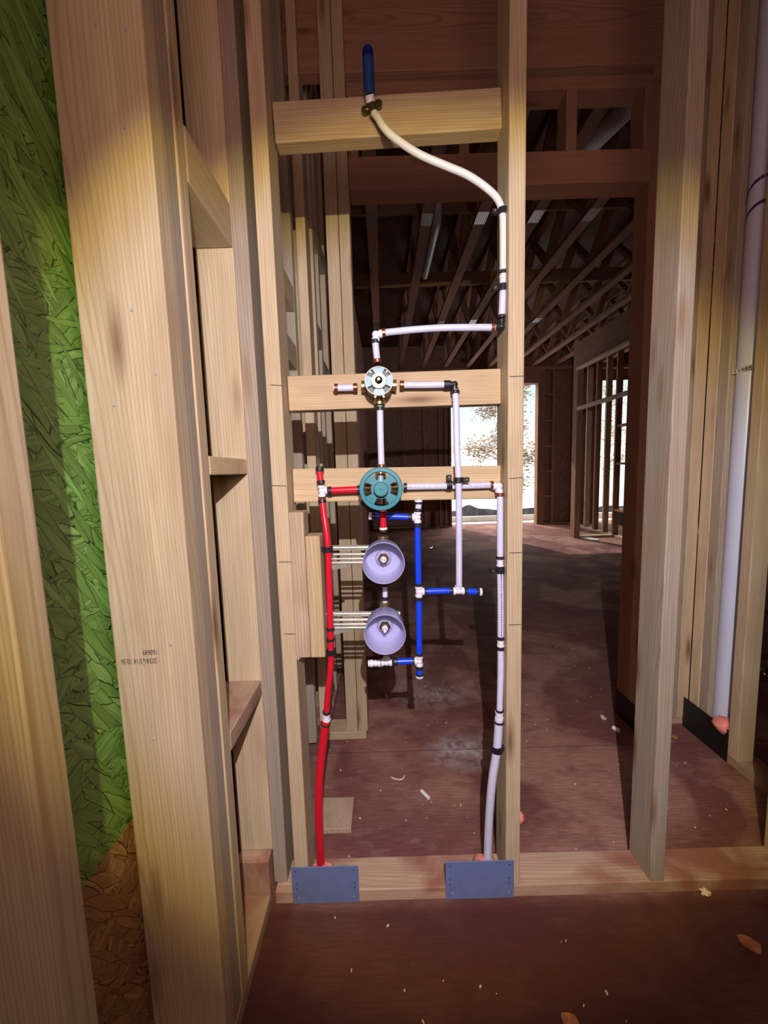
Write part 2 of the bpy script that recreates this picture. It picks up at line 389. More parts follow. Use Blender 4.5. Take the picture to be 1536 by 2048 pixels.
def pipe(pts, r, mat, label, rings=(), group=None, name='water_pipe', cat='pipe', prints=0):
    sp = spline(pts); bm = tube(bmesh.new(), sp, r, 22)
    o = solid(name, bm, mat, None, label, cat, group)
    L = [0]
    for a, b in zip(sp, sp[1:]): L.append(L[-1]+(b-a).length)
    for (t, mt, w) in rings:
        s = t*L[-1]
        for i in range(len(sp)-1):
            if L[i+1] >= s-1e-9:
                k = (s-L[i])/max(L[i+1]-L[i], 1e-9); p = sp[i].lerp(sp[i+1], k); d = sp[i+1]-sp[i]; break
        ring(p, d, r+.0022, w, mt, o, label={'copper': 'copper crimp ring', 'black_ring': 'black crimp ring', 'white_fitting': 'white plastic end cap'}.get(mt))
    if prints:
        bm = bmesh.new(); n = 0
        for i in range(2, len(sp)-2):
            for q in range(prints):
                p = sp[i].lerp(sp[i+1], q/prints); d = (sp[i+1]-sp[i]).normalized()
                side = Vector((0, -1, 0)); side = (side-d*side.dot(d)).normalized(); tt = d.cross(side)
                if (n := n+1) % 4 == 0: continue
                c = p+side*(r+.00015); h = .0011; ww = .0016
                vs = [bm.verts.new(c+d*(a*ww)+tt*(b*h)) for a, b in ((-1, -1), (1, -1), (1, 1), (-1, 1))]
                bm.faces.new(vs)
        q_ = link('printed_lettering', bm, 'plate_scuff', None); q_.parent = o; q_.location = -o.location
    return o
def fitting(name, c, dirs, r, mat, label, L=.019, cat='pipe fitting', group=None):
    bm = bmesh.new(); c = Vector(c)
    for d in dirs:
        d = Vector(d).normalized()
        tube(bm, [c-d*r*.3, c+d*(L*.55), c+d*(L*.55), c+d*L, c+d*L], [r*.92, r*.92, r*1.2, r*1.2, r*.8], 20)
    bmesh.ops.create_uvsphere(bm, u_segments=20, v_segments=12, radius=r*1.08, matrix=Matrix.Translation(c))
    return solid(name, bm, mat, None, label, cat, group)
def clamp(c, axis, r, arm, label, mat='black_fitting', w=.013):
    """nail-on pipe clamp: a split band, a lug and the nail"""
    t = empty('pipe_clamp', c); tag(t, label, 'pipe clamp')
    axis = Vector(axis).normalized(); arm = Vector(arm).normalized(); c = Vector(c)
    bm = bmesh.new(); n = 22
    s = arm; u = axis.cross(s)
    prof = []
    for k in range(n+1):
        a = math.radians(25)+math.radians(310)*k/n
        dv = s*math.cos(a)+u*math.sin(a)
        row = [bm.verts.new(c+dv*(r+rr)+axis*ww) for rr, ww in ((.0005, -w/2), (.0035, -w/2), (.0035, w/2), (.0005, w/2))]
        prof.append(row)
    for a, b in zip(prof, prof[1:]):
        for k in range(4): bm.faces.new((a[k], a[(k+1) % 4], b[(k+1) % 4], b[k]))
    bm.faces.new(prof[0][::-1]); bm.faces.new(prof[-1])
    o = link('band', bm, mat, None); o.parent = t; o.location = -t.location
    R = Matrix((axis, u, s)).transposed().to_4x4()
    bm = boxbm(w*.9, .009, .016, .0015, 1, at=c+s*(r+.008), rot=R)
    boxbm(w*.9, .012, .005, .001, 1, bm=bm, at=c+s*(r+.014), rot=R)
    o = link('lug', bm, mat, None); o.parent = t; o.location = -t.location
    bm = cyl(bmesh.new(), c+s*(r+.010)-Vector((0, .009, 0)), c+s*(r+.010)+Vector((0, .012, 0)), .0016, 10)
    o = link('nail', bm, 'zinc', None); o.parent = t; o.location = -t.location
    return t
X_, Y_, Z_ = Vector((1, 0, 0)), Vector((0, 1, 0)), Vector((0, 0, 1))

# ================================================================== THE SETTING
def struct(name, b, mat, bev=0): return board(name, b, mat, kind='structure', bev=bev)
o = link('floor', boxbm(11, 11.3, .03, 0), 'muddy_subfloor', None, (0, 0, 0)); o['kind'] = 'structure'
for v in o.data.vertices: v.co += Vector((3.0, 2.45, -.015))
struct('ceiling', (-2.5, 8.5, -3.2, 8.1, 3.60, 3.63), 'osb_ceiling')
struct('wall_left', (-.495, -.482, -3.2, 1.02, .535, 3.6), 'osb_green')
struct('wall_left_lower', (-.495, -.482, -3.2, 1.02, 0, .535), 'osb_natural')
struct('wall_outer_left', (-2.5, -2.47, -3.2, 8.1, 0, 3.6), 'osb_natural')
struct('wall_behind', (-2.5, 8.5, -3.2, -3.17, 0, 3.6), 'osb_far')
struct('wall_right', (8.47, 8.5, -3.2, 8.1, 0, 3.6), 'osb_natural')
# far wall: sheathing with two door openings
YB = 7.90
for i, b in enumerate(((-2.5, 1.38, 0, 3.6), (3.10, 4.36, 0, 3.6), (5.25, 8.5, 0, 3.6), (1.38, 3.10, 2.80, 3.6), (4.36, 5.25, 2.84, 3.6))):
    struct('wall_far', (b[0], b[1], YB, YB+.012, b[2], b[3]), 'osb_far')

# ================================================================== LEFT WALL (beside the camera)
G_L = None
board('wall_stud', (-.475, -.335, .333, .370, .038, 3.2), 'wood_z', 'nearest wall stud, cut off by the left edge of the photo', 'wall stud')
tr = []
t1 = board('wall_stud', (-.475, -.335, .640, .677, .038, 3.2), 'wood_z', 'widest pale stud of the left wall, carrying an upside-down printed date stamp', 'wall stud')
board('wall_stud', (-.475, -.337, .679, .716, .038, 3.2), 'grey_z', 'grey middle stud of the bundle of three in the left wall', 'wall stud')
board('wall_stud', (-.475, -.335, .718, .752, .038, 3.2), 'wood_z', 'rearmost stud of the left bundle of three, next to the short blocks', 'wall stud')
board('wall_stud', (-.425, -.335, .962, .999, .13, 3.2), 'wood_z', 'broad-faced stud behind the three short blocks in the left wall', 'wall stud')
board('wall_stud', (-.333, -.297, .955, 1.045, .036, 3.2), 'grey_z', 'narrow greyish corner stud just left of the valve bay', 'wall stud')
board('blocking', (-.425, -.335, .754, .960, 1.69, 1.785), 'wood_y', 'uppermost short block in the left wall, seen from below', 'blocking')
board('blocking', (-.430, -.335, .754, .960, 1.163, 1.200), 'clean_x', 'middle short block in the left wall, level with the valves', 'blocking')
board('blocking', (-.430, -.335, .754, .960, .585, .625), 'dirty_y', 'lowest short block in the left wall, reddish top seen from above', 'blocking')
board('blocking', (-.425, -.338, .93, .999, 0.0, .128), 'dirty_z', 'squat end block standing on the floor below the broad-faced left stud', 'blocking')
board('bottom_plate', (-.475, -.335, -1.6, .925, 0, .037), 'dirty_y', 'bottom plate of the left wall running towards the camera', 'bottom plate')
# stamp printed on the wide stud (upside down)
def text(body, loc, size, parent, name, mat='pencil', flip=True, align='CENTER'):
    cu = bpy.data.curves.new(name, 'FONT'); cu.body = body; cu.size = size; cu.align_x = align; cu.align_y = 'CENTER'; cu.extrude = .0001
    tmp = bpy.data.objects.new('tmp', cu); COL.objects.link(tmp)
    dg = bpy.context.evaluated_depsgraph_get(); me = bpy.data.meshes.new_from_object(tmp.evaluated_get(dg))
    bpy.data.objects.remove(tmp); bpy.data.curves.remove(cu)
    me.name = name; me.materials.clear(); me.materials.append(MATS[mat])
    o = bpy.data.objects.new(name, me); COL.objects.link(o)
    o.rotation_euler = (math.radians(90), math.radians(180) if flip else 0, 0); o.scale = (.66, 1, 1)
    o.parent = parent; o.location = Vector(loc)-parent.location; return o
a = P(278, 1322, .6392); text('2024/03/14 10:36', (a.x, .6392, a.z), .0135, t1, 'printed_stamp')
a = P(300, 1304.5, .6392); text('168649', (a.x, .6392, a.z), .0135, t1, 'printed_stamp')
for (x, y) in ((264, 620), (312, 747), (228, 810), (341, 1289), (288, 1326), (306, 1478), (192, 50), (252, 60), (250, 255)):
    c = P(x, y, .6395); o = link('nail_head', cyl(bmesh.new(), c-Vector((0, .0012, 0)), c+Vector((0, .004, 0)), .0028, 12), 'nail_steel', None); shade(o); o.parent = t1; localise(o)

# ================================================================== VALVE WALL
board('bottom_plate', (-.325, 1.60, .93, 1.019, 0, .036), 'dirty_x', 'mud-stained bottom plate under the valve wall, crossing the whole opening', 'bottom plate')
sL = board('wall_stud', (-.269, -.232, .93, 1.019, .036, 3.2), 'wood_z', 'stud on the left side of the valve bay, beside the red pipe', 'wall stud')
sR = board('wall_stud', (.300, .338, .93, 1.019, .036, 3.2), 'wood_z', 'stud on the right side of the valve bay, beside the long white pipe', 'wall stud')
board('wall_stud', (.690, .729, .93, 1.019, .036, 3.2), 'grey_z', 'freestanding stud right of the valve bay with a weathered grey side', 'wall stud')
board('wall_stud', (1.085, 1.123, .93, 1.019, .036, 3.2), 'wood_z', 'stud at the lower right corner of the photo standing on the long plate', 'wall stud')
def pencil(st, xs, ys, par, Y=.9292):
    bm = bmesh.new()
    a = P(xs[0], ys[0], Y); b = P(xs[1], ys[1], Y)
    d = (b-a); boxbm(d.length, .0006, .0016, 0, bm=bm, at=(a+b)/2, rot=Matrix.Rotation(-math.atan2(d.z, d.x), 4, 'Y'))
    o = link('pencil_mark', bm, 'pencil', None); o.parent = par; o.location = -par.location
for xs, ys in (((540, 566), (770, 771)), ((544, 572), (971, 972)), ((558, 584), (1124, 1124)), ((569, 592), (1268, 1268))): pencil(None, xs, ys, sL)
for xs, ys in (((1019, 1048), (753, 752)), ((1018, 1046), (957, 955)), ((1018, 1044), (1106, 1105)), ((1017, 1042), (1250, 1249))): pencil(None, xs, ys, sR)
bk = [('blocking', (-.229, .299, .980, 1.018, 1.935, 2.022), 'wood_x', 'topmost cross block of the valve bay, the bent shower pipe fixed to it', -1.8),
      ('blocking', (-.229, .299, .980, 1.018, 1.318, 1.403), 'clean_x', 'middle cross block behind the round brass mixing valve', -.3),
      ('blocking', (-.229, .299, .980, 1.018, 1.085, 1.170), 'clean_x', 'lower cross block behind the teal valve guard', .7)]
for n, b, mt, lb, rz in bk:
    o = board(n, b, mt, lb, 'blocking'); o.rotation_euler = (0, math.radians(rz), 0)
# cleats on the left stud
ca = board('cleat', (-.231, -.195, .925, .985, .700, 1.068), 'rough_z', 'rough brown wooden cleat with split ends fixed beside the left stud', 'cleat')
bm = bmesh.new()
for k in range(9):
    x = -.231+.036*(k/8); h = random.uniform(.004, .014)
    a = Vector((x, .926+random.random()*.02, .702)); 
    vs = [bm.verts.new(a+Vector(q)) for q in ((-.003, 0, 0), (.003, 0, 0), (.002, .004, -h*.6), (-.001, .001, -h), (-.003, .006, 0), (.003, .007, 0))]
    bm.faces.new((vs[0], vs[1], vs[2], vs[3])); bm.faces.new((vs[5], vs[4], vs[3], vs[2])); bm.faces.new((vs[0], vs[3], vs[4])); bm.faces.new((vs[1], vs[5], vs[2]))
o = link('torn_fibre', bm, 'shaving', None); o.parent = ca; o.location = -ca.location
board('cleat', (-.193, -.157, .918, .972, .703, 1.010), 'clean_z', 'smooth golden wooden cleat with a pale sawn top, right of the rough cleat', 'cleat')

# nail plates over the bottom plate
def nail_plate(b, mat, label, name='nail_plate'):
    x0, x1, y0, y1, z0, z1 = b
    t = board(name, b, mat, label, 'nail plate', bev=.0008)
    c = t.location
    for x in (x0+.012, x1-.012):
        for z in (z1-.012, (z0+z1)/2+.004, (z0+z1)/2-.010):
            o = link('nail_hole', cyl(bmesh.new(), (x, y0-.0004, z), (x, y0+.001, z), .0018, 10), 'plate_mark', None); o.parent = t; localise(o)
    for x in (x0+.018, x1-.014):
        bm = bmesh.new()
        vs = [bm.verts.new(q) for q in ((x-.003, y0-.0003, z0+.016), (x+.003, y0-.0003, z0+.016), (x, y0-.0028, z0+.028))]
        bm.faces.new(vs); w = bm.verts.new((x, y0+.001, z0+.016)); bm.faces.new((vs[0], vs[2], w)); bm.faces.new((vs[2], vs[1], w))
        o = link('prong', bm, 'plate_scuff', None); o.parent = t; localise(o)
    return t
nail_plate((-.277, -.097, .9265, .9290, .003, .112), 'plate_blue', 'blue-grey steel nail plate under the red pipe')
nail_plate((.137, .321, .9265, .9290, .003, .115), 'plate_blue', 'blue-grey steel nail plate under the long white pipe')
def blob(name, c, r, label, mat='pink_foam', squash=(1, 1, 1), seed=1, cat='foam', rough=.25):
    rnd = random.Random(seed); bm = bmesh.new(); bmesh.ops.create_icosphere(bm, subdivisions=3, radius=1)
    ph = [rnd.uniform(0, 6) for _ in range(6)]
    for v in bm.verts:
        q = v.co
        k = 1+rough*(math.sin(3*q.x+ph[0])*math.sin(4*q.y+ph[1])+.5*math.sin(7*q.z+ph[2]+3*q.x)+.35*math.sin(11*q.y+ph[3]))
        v.co = Vector((q.x*squash[0], q.y*squash[1], q.z*squash[2]))*r*k
    o = link(name, bm, mat, None, c, smooth=True); return tag(o, label, cat)

# ================================================================== PLUMBING
YP = .957
def PP(pts, Y=YP): return [P(x, y, Y) if len(q) == 2 else P(x, y, q[2]) for q in pts for x, y in [q[:2]]]
# shower-head riser, top
pipe([P(748, 226, .955), P(756, 236, .950), P(769, 257, .945), P(793, 279, .945), P(839, 309, .947), P(892, 332, .95), P(934, 350, .953), P(969, 373, .955), P(994, 397, .957), P(1004, 424, .957), P(1006, 460, .957), P(1006, 552, .957)],
     RH, 'cream_pex', 'white bent pipe curving down from the blue-handled shower outlet to the right stud', [(.985, 'black_ring', .008)])
for yy, Yk in ((424, .957), (577, .957)):
    clamp(P(1005.5, yy, Yk), Z_, RH+.001, X_*-1 + Y_*.0, 'black pipe clamp holding the bent white pipe just above its straight part' if yy < 500 else 'black pipe clamp below the first white coupling near the top of the right stud')
cpl = fitting('coupling', P(1006, 562, .957), [Z_, -Z_], RH*.95, 'white_fitting', 'small white coupling in the upper white pipe, above a black clamp', L=.010)
pipe(PP([(1006, 570), (1005, 600), (1003.5, 636)]), RH, 'white_pex', 'short vertical white pipe just above the black elbow by the right stud', [(.02, 'black_ring', .007), (.97, 'black_ring', .008)])
fitting('elbow', P(1003, 653, YP), [Z_, -X_], RH*.95, 'black_fitting', 'black elbow at the right end of the upper horizontal white pipe', L=.015)
pipe(PP([(990, 655), (940, 655), (880, 656), (821, 660), (764, 666)]), RH, 'white_pex', 'upper horizontal white pipe, slightly arched, above the brass mixing valve', [(.02, 'copper', .008), (.985, 'copper', .008)])
fitting('elbow', P(751, 669, YP), [(1, 0, .08), (0, 0, -1)], RH*1.0, 'white_fitting', 'white elbow above the brass mixing valve', L=.016)
pipe(PP([(750.5, 682), (752, 700), (755, 724)]), RH, 'white_pex', 'short white pipe between the white elbow and the brass mixing valve', [(.03, 'black_ring', .009), (.96, 'copper', .009)])
pipe(PP([(667, 776), (690, 776), (713, 775)]), RH, 'white_pex', 'short capped white pipe stub left of the brass mixing valve', [(.12, 'copper', .008), (.95, 'copper', .010)])
pipe(PP([(802, 770), (850, 770), (897, 769)]), RH, 'white_pex', 'horizontal white pipe right of the brass mixing valve', [(.02, 'copper', .010), (.93, 'black_ring', .007), (.99, 'black_ring', .006)])
fitting('elbow', P(909, 769, YP), [(-1, 0, 0), (0, 0, -1)], RH*.95, 'black_fitting', 'black elbow at the upper end of the long middle white pipe', L=.015)
pipe([P(910.5, 780, .955), P(912, 815, .950), P(914, 900, .940), P(917, 960, .938), P(918, 1060, .945), P(918, 1171, .955)], RH, 'white_pex', 'long middle white pipe crossing in front of the lower cross block', [(.012, 'black_ring', .009)])
pipe(PP([(760, 812), (761, 870), (763, 934)]), RH, 'white_pex', 'vertical white pipe between the brass mixing valve and the teal valve guard', [(.04, 'black_ring', .009), (.985, 'copper', .009)])
# row of the teal valve
pipe(PP([(807, 974), (850, 973), (930, 972), (986, 970)], .962), RH, 'white_pex', 'horizontal white pipe right of the teal valve guard', [(.02, 'black_ring', .008), (.985, 'copper', .008)], prints=3)
clamp(P(898, 970, .960), X_, RH+.001, Z_, 'black pipe clamp hooked on the horizontal white pipe right of the teal guard')
clamp(P(917, 960, .938), Z_, RH+.001, X_, 'black pipe clamp round the long middle white pipe where it crosses the lower block')
fitting('elbow', P(998, 972, .960), [(-1, 0, 0), (0, 0, -1)], RH*1.0, 'white_fitting', 'white elbow where the horizontal pipe turns down beside the right stud', L=.016)
pipe(PP([(1000, 985), (1000, 1040), (1000, 1118)]), RH, 'white_pex', 'vertical white pipe beside the right stud, directly below the white elbow', [(.03, 'copper', .009), (.98, 'black_ring', .008)])
fitting('coupling', P(1000, 1125, YP), [Z_, -Z_], RH*.95, 'white_fitting', 'small white coupling beside the right stud, just above a black clamp', L=.010)
clamp(P(1000, 1140, YP), Z_, RH+.001, -X_, 'black pipe clamp on the right stud level with the upper plastic cup')
pipe(PP([(1000, 1132), (1001, 1200), (1001, 1278)]), RH, 'white_pex', 'printed white pipe beside the right stud between two couplings', [(.02, 'black_ring', .008), (.985, 'black_ring', .009)], prints=9)
fitting('coupling', P(1001, 1285, YP), [Z_, -Z_], RH*.95, 'white_fitting', 'white coupling with black bands beside the right stud, level with the lower plastic cup', L=.010)
pipe([P(1001, 1292, YP), P(1001, 1350, YP), P(999, 1424, .952)], RH, 'white_pex', 'vertical white pipe beside the right stud below the lower plastic cup', [(.03, 'black_ring', .009), (.98, 'black_ring', .006)])
fitting('coupling', P(998.5, 1430, .952), [Z_, -Z_], RH*1.12, 'white_fitting', 'white reducing coupling above the thick lower white pipe', L=.010)
pipe([P(998, 1437, .952), P(994, 1496, .95), P(985, 1556, .95), P(980, 1609, .953), P(977, 1661, .958), P(975, 1726, .965), P(975, 1742, .966)], RT, 'white_pex', 'thick white pipe bending down into the bottom plate', [(.02, 'black_ring', .005)])
clamp(P(993.5, 1496, .950), Z_, RT+.001, X_, 'black pipe clamp round the thick lower white pipe', w=.016)
# red side
pipe(PP([(639.5, 934), (640, 950), (642, 966)], .955), RH, 'red_pex', 'short capped red pipe stub above the white tee', [(.12, 'black_ring', .012), (.93, 'black_ring', .008)])
fitting('tee', P(643.5, 982, .955), [Z_, -Z_, (1, 0, .05)], RH*1.0, 'white_fitting', 'white tee joining the red pipes left of the teal guard', L=.014)
pipe(PP([(655, 982), (690, 980), (722, 979)], .957), RH*1.1, 'red_pex', 'horizontal red pipe between the white tee and the teal guard', [(.07, 'black_ring', .010), (.93, 'black_ring', .006)])
pipe([P(644, 998, .955), P(648, 1030, .950), P(653, 1065, .943), P(656, 1096, .94), P(658, 1156, .94), P(660, 1226, .94), P(661, 1261, .94), P(662, 1314, .94), P(660, 1349, .94), P(656, 1384, .942), P(653, 1428, .945)],
     RH, 'red_pex', 'long thin red pipe running down beside the two wooden cleats', [(.01, 'black_ring', .009), (.585, 'black_ring', .007), (.635, 'black_ring', .007), (.99, 'black_ring', .008)])
clamp(P(656, 1098, .94), Z_, RH+.001, -X_, 'upper black clamp on the red pipe, beside the golden cleat')
clamp(P(662, 1303, .94), Z_, RH+.001, -X_, 'lower black clamp on the red pipe, near the foot of the golden cleat')
fitting('coupling', P(652.5, 1435, .945), [Z_, -Z_], RH*1.12, 'white_fitting', 'white reducing coupling in the red pipe', L=.009)
pipe([P(652, 1440, .945), P(647, 1480, .945), P(642, 1521, .945), P(638, 1577, .945), P(638, 1644, .95), P(640.5, 1696, .957), P(642, 1732, .963), P(642, 1760, .965)], RT, 'red_pex', 'thick red pipe bending down into the bottom plate', [(.02, 'copper', .007)])
blob('foam_seal', P(645, 1738, .96), .020, 'pink foam squeezed out round the foot of the thick red pipe', squash=(1.2, .9, .75), seed=3)
blob('foam_seal', P(971, 1728, .962), .024, 'pink foam squeezed out round the foot of the thick white pipe', squash=(1.35, .9, .8), seed=5)
blob('foam_seal', P(1040, 1636, 1.03), .013, 'small pink foam lump behind the right stud of the valve bay', squash=(.8, .7, 1.2), seed=8)
# blue side
YB_ = .957
pipe(PP([(738, 1032), (790, 1033), (822, 1034.5)], .975), RH, 'blue_pex', 'upper horizontal blue pipe behind the red stub below the teal guard', [(.03, 'white_fitting', .008), (.12, 'black_ring', .008), (.97, 'black_ring', .008)])
fitting('tee', P(835, 1034.5, .972), [Z_, -Z_, -X_], RH*1.0, 'white_fitting', 'white tee at the top of the vertical blue pipe', L=.014)
pipe(PP([(837, 999), (837, 1010), (836, 1021)], .972), RH, 'white_pex', 'short capped white stub standing on the upper blue tee', [(.12, 'white_fitting', .006), (.30, 'black_ring', .006), (.95, 'black_ring', .008)])
pipe(PP([(835, 1047), (836, 1110), (837, 1171)], .97), RH, 'blue_pex', 'upper vertical blue pipe beside the upper plastic cup', [(.03, 'black_ring', .009), (.985, 'black_ring', .008)])
fitting('tee', P(837.5, 1183, .968), [Z_, -Z_, X_], RH*1.0, 'white_fitting', 'white tee in the middle of the vertical blue pipe', L=.014)
pipe(PP([(849, 1183), (875, 1182), (905, 1181.5)], .965), RH, 'blue_pex', 'horizontal blue pipe between the two middle white tees', [(.04, 'black_ring', .006), (.95, 'black_ring', .007)])
fitting('tee', P(917, 1182, .96), [Z_, X_, -X_], RH*1.0, 'white_fitting', 'white tee at the foot of the long middle white pipe', L=.014)
pipe(PP([(929, 1182), (945, 1183), (962, 1184)], .96), RH, 'blue_pex', 'short blue stub with a white cap pointing right', [(.08, 'black_ring', .007), (.80, 'black_ring', .007), (.97, 'white_fitting', .006)])
pipe(PP([(838, 1195), (838, 1255), (838.5, 1310)], .965), RH, 'blue_pex', 'lower vertical blue pipe beside the lower plastic cup', [(.02, 'black_ring', .009), (.985, 'black_ring', .008)])
fitting('tee', P(838.5, 1322, .962), [Z_, -Z_, -X_], RH*1.0, 'white_fitting', 'lowest white tee on the vertical blue pipe', L=.014)
pipe(PP([(839, 1333), (839, 1343), (839, 1353)], .96), RH, 'blue_pex', 'short blue stub hanging below the lowest tee with a white cap', [(.08, 'black_ring', .008), (.80, 'black_ring', .005), (.97, 'white_fitting', .005)])
pipe(PP([(829, 1322), (808, 1322.5), (789, 1323.5)], .96), RH, 'blue_pex', 'short horizontal blue pipe below the lower plastic cup', [(.06, 'black_ring', .006), (.94, 'black_ring', .010)])
fitting('tee', P(773, 1325, .96), [Z_, X_, -X_], RH*1.0, 'white_fitting', 'white tee directly below the lower plastic cup', L=.014)
fitting('coupling', P(751, 1326.5, .96), [X_, -X_], RH*1.0, 'white_fitting', 'white coupling left of the tee below the lower plastic cup', L=.013)
cp = pipe(PP([(763, 1325.5), (738, 1327)], .96), RH*.8, 'black_ring', 'small black nipple joining the lowest white fittings', [(.98, 'white_fitting', .006), (.90, 'white_fitting', .004)])
pipe(PP([(766, 1014), (766, 1035), (767, 1062)], .955), RH, 'red_pex', 'short vertical red pipe between the teal guard and the upper plastic cup', [(.20, 'black_ring', .003), (.90, 'white_fitting', .006), (.98, 'black_ring', .007)])

# ---- shower outlet (top): lever-like blue cover and drop ear
so_ = empty('shower_outlet', P(744, 215, .975)); tag(so_, 'shower outlet fitting with an upright blue sleeve on the topmost cross block', 'shower outlet')
def part(name, bm, mat, par, label=None):
    o = link(name, bm, mat, None); shade(o); o.parent = par; o.location = -par.location; return tag(o, label)
a = P(739, 190, .955); b = P(735, 92, .935)
part('sleeve', tube(bmesh.new(), spline([a, a.lerp(b, .5), b]), [.0125]*3+[.0125]*3+[.0125]*4+[.0122]*4+[.012, .0105, .006], 20) if False else tube(bmesh.new(), [a.lerp(b, k) for k in (0, .02, .5, .75)], [.011, .0125, .0125, .0122], 20), 'blue_grip', so_, 'dark blue sleeve')
part('sleeve_tip', tube(bmesh.new(), [a.lerp(b, k) for k in (.75, .9, .97, 1.0)], [.0122, .0118, .009, .004], 20), 'blue_grip_tip', so_, 'deep blue rounded tip')
c = P(744, 212, .970)
bm = bmesh.new(); tube(bm, [a+(a-b)*.0, P(741, 205, .962)], [.010, .010], 18); part('neck', bm, 'white_fitting', so_, 'white neck')
bm = bmesh.new()
for sgn, (ex, ey) in ((-1, (730, 222)), (1, (757, 209))):
    tube(bm, [P(744, 214, .972), P(ex, ey, .975)], [.006, .005], 12)
    e_ = P(ex, ey, .974); tube(bm, [e_-Y_*.004, e_+Y_*.005], .0085, 16)
tube(bm, [P(744, 210, .955), P(748, 226, .955)], .0095, 16)
part('drop_ear', bm, 'dark_brass', so_, 'dark brass drop-ear bracket')

# ---- mixing valve
vc = P(757.5, 762, .905); T = empty('mixing_valve', vc); tag(T, 'round brass mixing valve with a pale blue plastic ring on the middle cross block', 'shower valve')
def lathe(prof, c, n=48, axis=Y_, bm=None):
    """prof: (radius, offset along +Y)"""
    bm = bm or bmesh.new(); rings = []
    for r, y in prof:
        if r < 1e-6: rings.append([bm.verts.new(c+axis*y)]); continue
        rings.append([bm.verts.new(c+X_*(r*math.cos(2*math.pi*k/n))+Z_*(r*math.sin(2*math.pi*k/n))+axis*y) for k in range(n)])
    for a, b in zip(rings, rings[1:]):
        if len(a) == 1 and len(b) == 1: continue
        for k in range(n):
            if len(a) == 1: bm.faces.new((a[0], b[(k+1) % n], b[k]))
            elif len(b) == 1: bm.faces.new((a[k], a[(k+1) % n], b[0]))
            else: bm.faces.new((a[k], a[(k+1) % n], b[(k+1) % n], b[k]))
    return bm
def sector(bm, c, r0, r1, a0, a1, y0, y1, n=10):
    """annular sector plate between angles (degrees)"""
    rows = []
    for k in range(n+1):
        a = math.radians(a0+(a1-a0)*k/n); d = X_*math.cos(a)+Z_*math.sin(a)
        rows.append([bm.verts.new(c+d*r+Y_*y) for r, y in ((r0, y0), (r1, y0), (r1, y1), (r0, y1))])
    for a, b in zip(rows, rows[1:]):
        for k in range(4): bm.faces.new((a[k], b[k], b[(k+1) % 4], a[(k+1) % 4]))
    bm.faces.new(rows[0]); bm.faces.new(rows[-1][::-1])
    return bm
part('valve_body', lathe([(0, .012), (.029, .012), (.032, .018), (.032, .058), (.028, .066), (0, .066)], vc), 'dark_brass', T, 'dark brass body')
pb = P(757, 768, YP)
bm = bmesh.new()
for d, L in ((X_, .042), (-X_, .042), (Z_, .040), (-Z_, .044)):
    q = vc+Y_*(YP-vc.y); tube(bm, [q, q+d*L*.8, q+d*L*.8, q+d*L, q+d*L], [.0115, .0115, .0135, .0135, .008], 18)
part('port', bm, 'brass', T, 'brass ports')
part('rim', lathe([(.0325, .010), (.0325, -.001), (.0308, -.002), (.0300, .000), (.0300, .010), (.0325, .010)], vc), 'paper', T, 'white rim')
part('backing', lathe([(0, .010), (.030, .010), (.030, .012), (0, .012)], vc), 'dark_plastic', T, 'dark recess')
bm = bmesh.new()
for a0 in (68, 158, 248, 338): sector(bm, vc, .017, .0303, a0-5, a0+49, .0, .006)
part('ring_segment', bm, 'pale_blue_plastic', T, 'pale blue ring segments')
part('bezel', lathe([(0, -.004), (.012, -.004), (.013, -.006), (.0165, -.006), (.018, -.002), (.018, .012), (0, .012)], vc), 'cream_plastic', T, 'cream collar')
part('cartridge_stem', lathe([(0, -.020), (.003, -.020), (.0035, -.012), (.0085, -.010), (.0090, -.004), (0, -.004)], vc, 24), 'chrome', T, 'chrome stem')
bm = bmesh.new()
for ax, az in ((-.009, -.0335), (.010, -.0335), (-.019, .022), (.02, .022)):
    cyl(bm, vc+X_*ax+Z_*az+Y_*.004, vc+X_*ax+Z_*az+Y_*.016, .002, 10)
part('screw', bm, 'zinc', T, 'small silver screws')

# ---- diverter valve with teal guard
gc = P(762, 978, .885); T = empty('diverter_valve', gc); tag(T, 'valve under a round teal plastic wheel-shaped guard on the lower cross block', 'shower valve')
q = gc+Y_*(YP-gc.y)
part('valve_body', lathe([(0, .015), (.022, .015), (.026, .022), (.026, .085), (0, .085)], gc), 'dark_brass', T, 'dark brass body')
bm = bmesh.new()
for d, L in ((X_, .050), (-X_, .044), (Z_, .048), (-Z_, .040)): tube(bm, [q, q+d*L*.5, q+d*L*.5, q+d*L, q+d*L], [.011, .011, .0135, .0135, .008], 18)
part('port', bm, 'brass', T, 'brass ports')
bm = bmesh.new(); R1 = .0500
lathe([(R1-.011, -.0025), (R1-.009, -.0045), (R1-.002, -.0045), (R1, -.002), (R1, .010), (R1-.003, .012), (R1-.011, .008), (R1-.011, -.0025)], gc, bm=bm)
for a0 in (45, 135, 225, 315):
    sector(bm, gc, .012, R1-.010, a0-19, a0+19, -.002, .005)
for a0 in (0, 90, 180, 270): sector(bm, gc, .012, .023, a0-27, a0+27, .0, .008)
part('guard_wheel', bm, 'teal_plastic', T, 'teal spoked guard')
bm = lathe([(.0, -.0170), (.0022, -.0170), (.0024, -.0160), (.0028, -.0170), (.0150, -.0170), (.0168, -.015), (.0172, .004), (0, .004)], gc)
part('hub', bm, 'teal_plastic', T, 'teal round hub')
bm = bmesh.new()
for ang in (45, 135, 315, 225):
    a = math.radians(ang)
    for rr, dr in ((.030, .0008), (.033, .0008)):
        d = X_*math.cos(a)+Z_*math.sin(a); boxbm(.012, .0012, .0012, 0, bm=bm, at=gc+d*rr-Y_*.0024, rot=Matrix.Rotation(-(a+math.pi/2), 4, 'Y'))
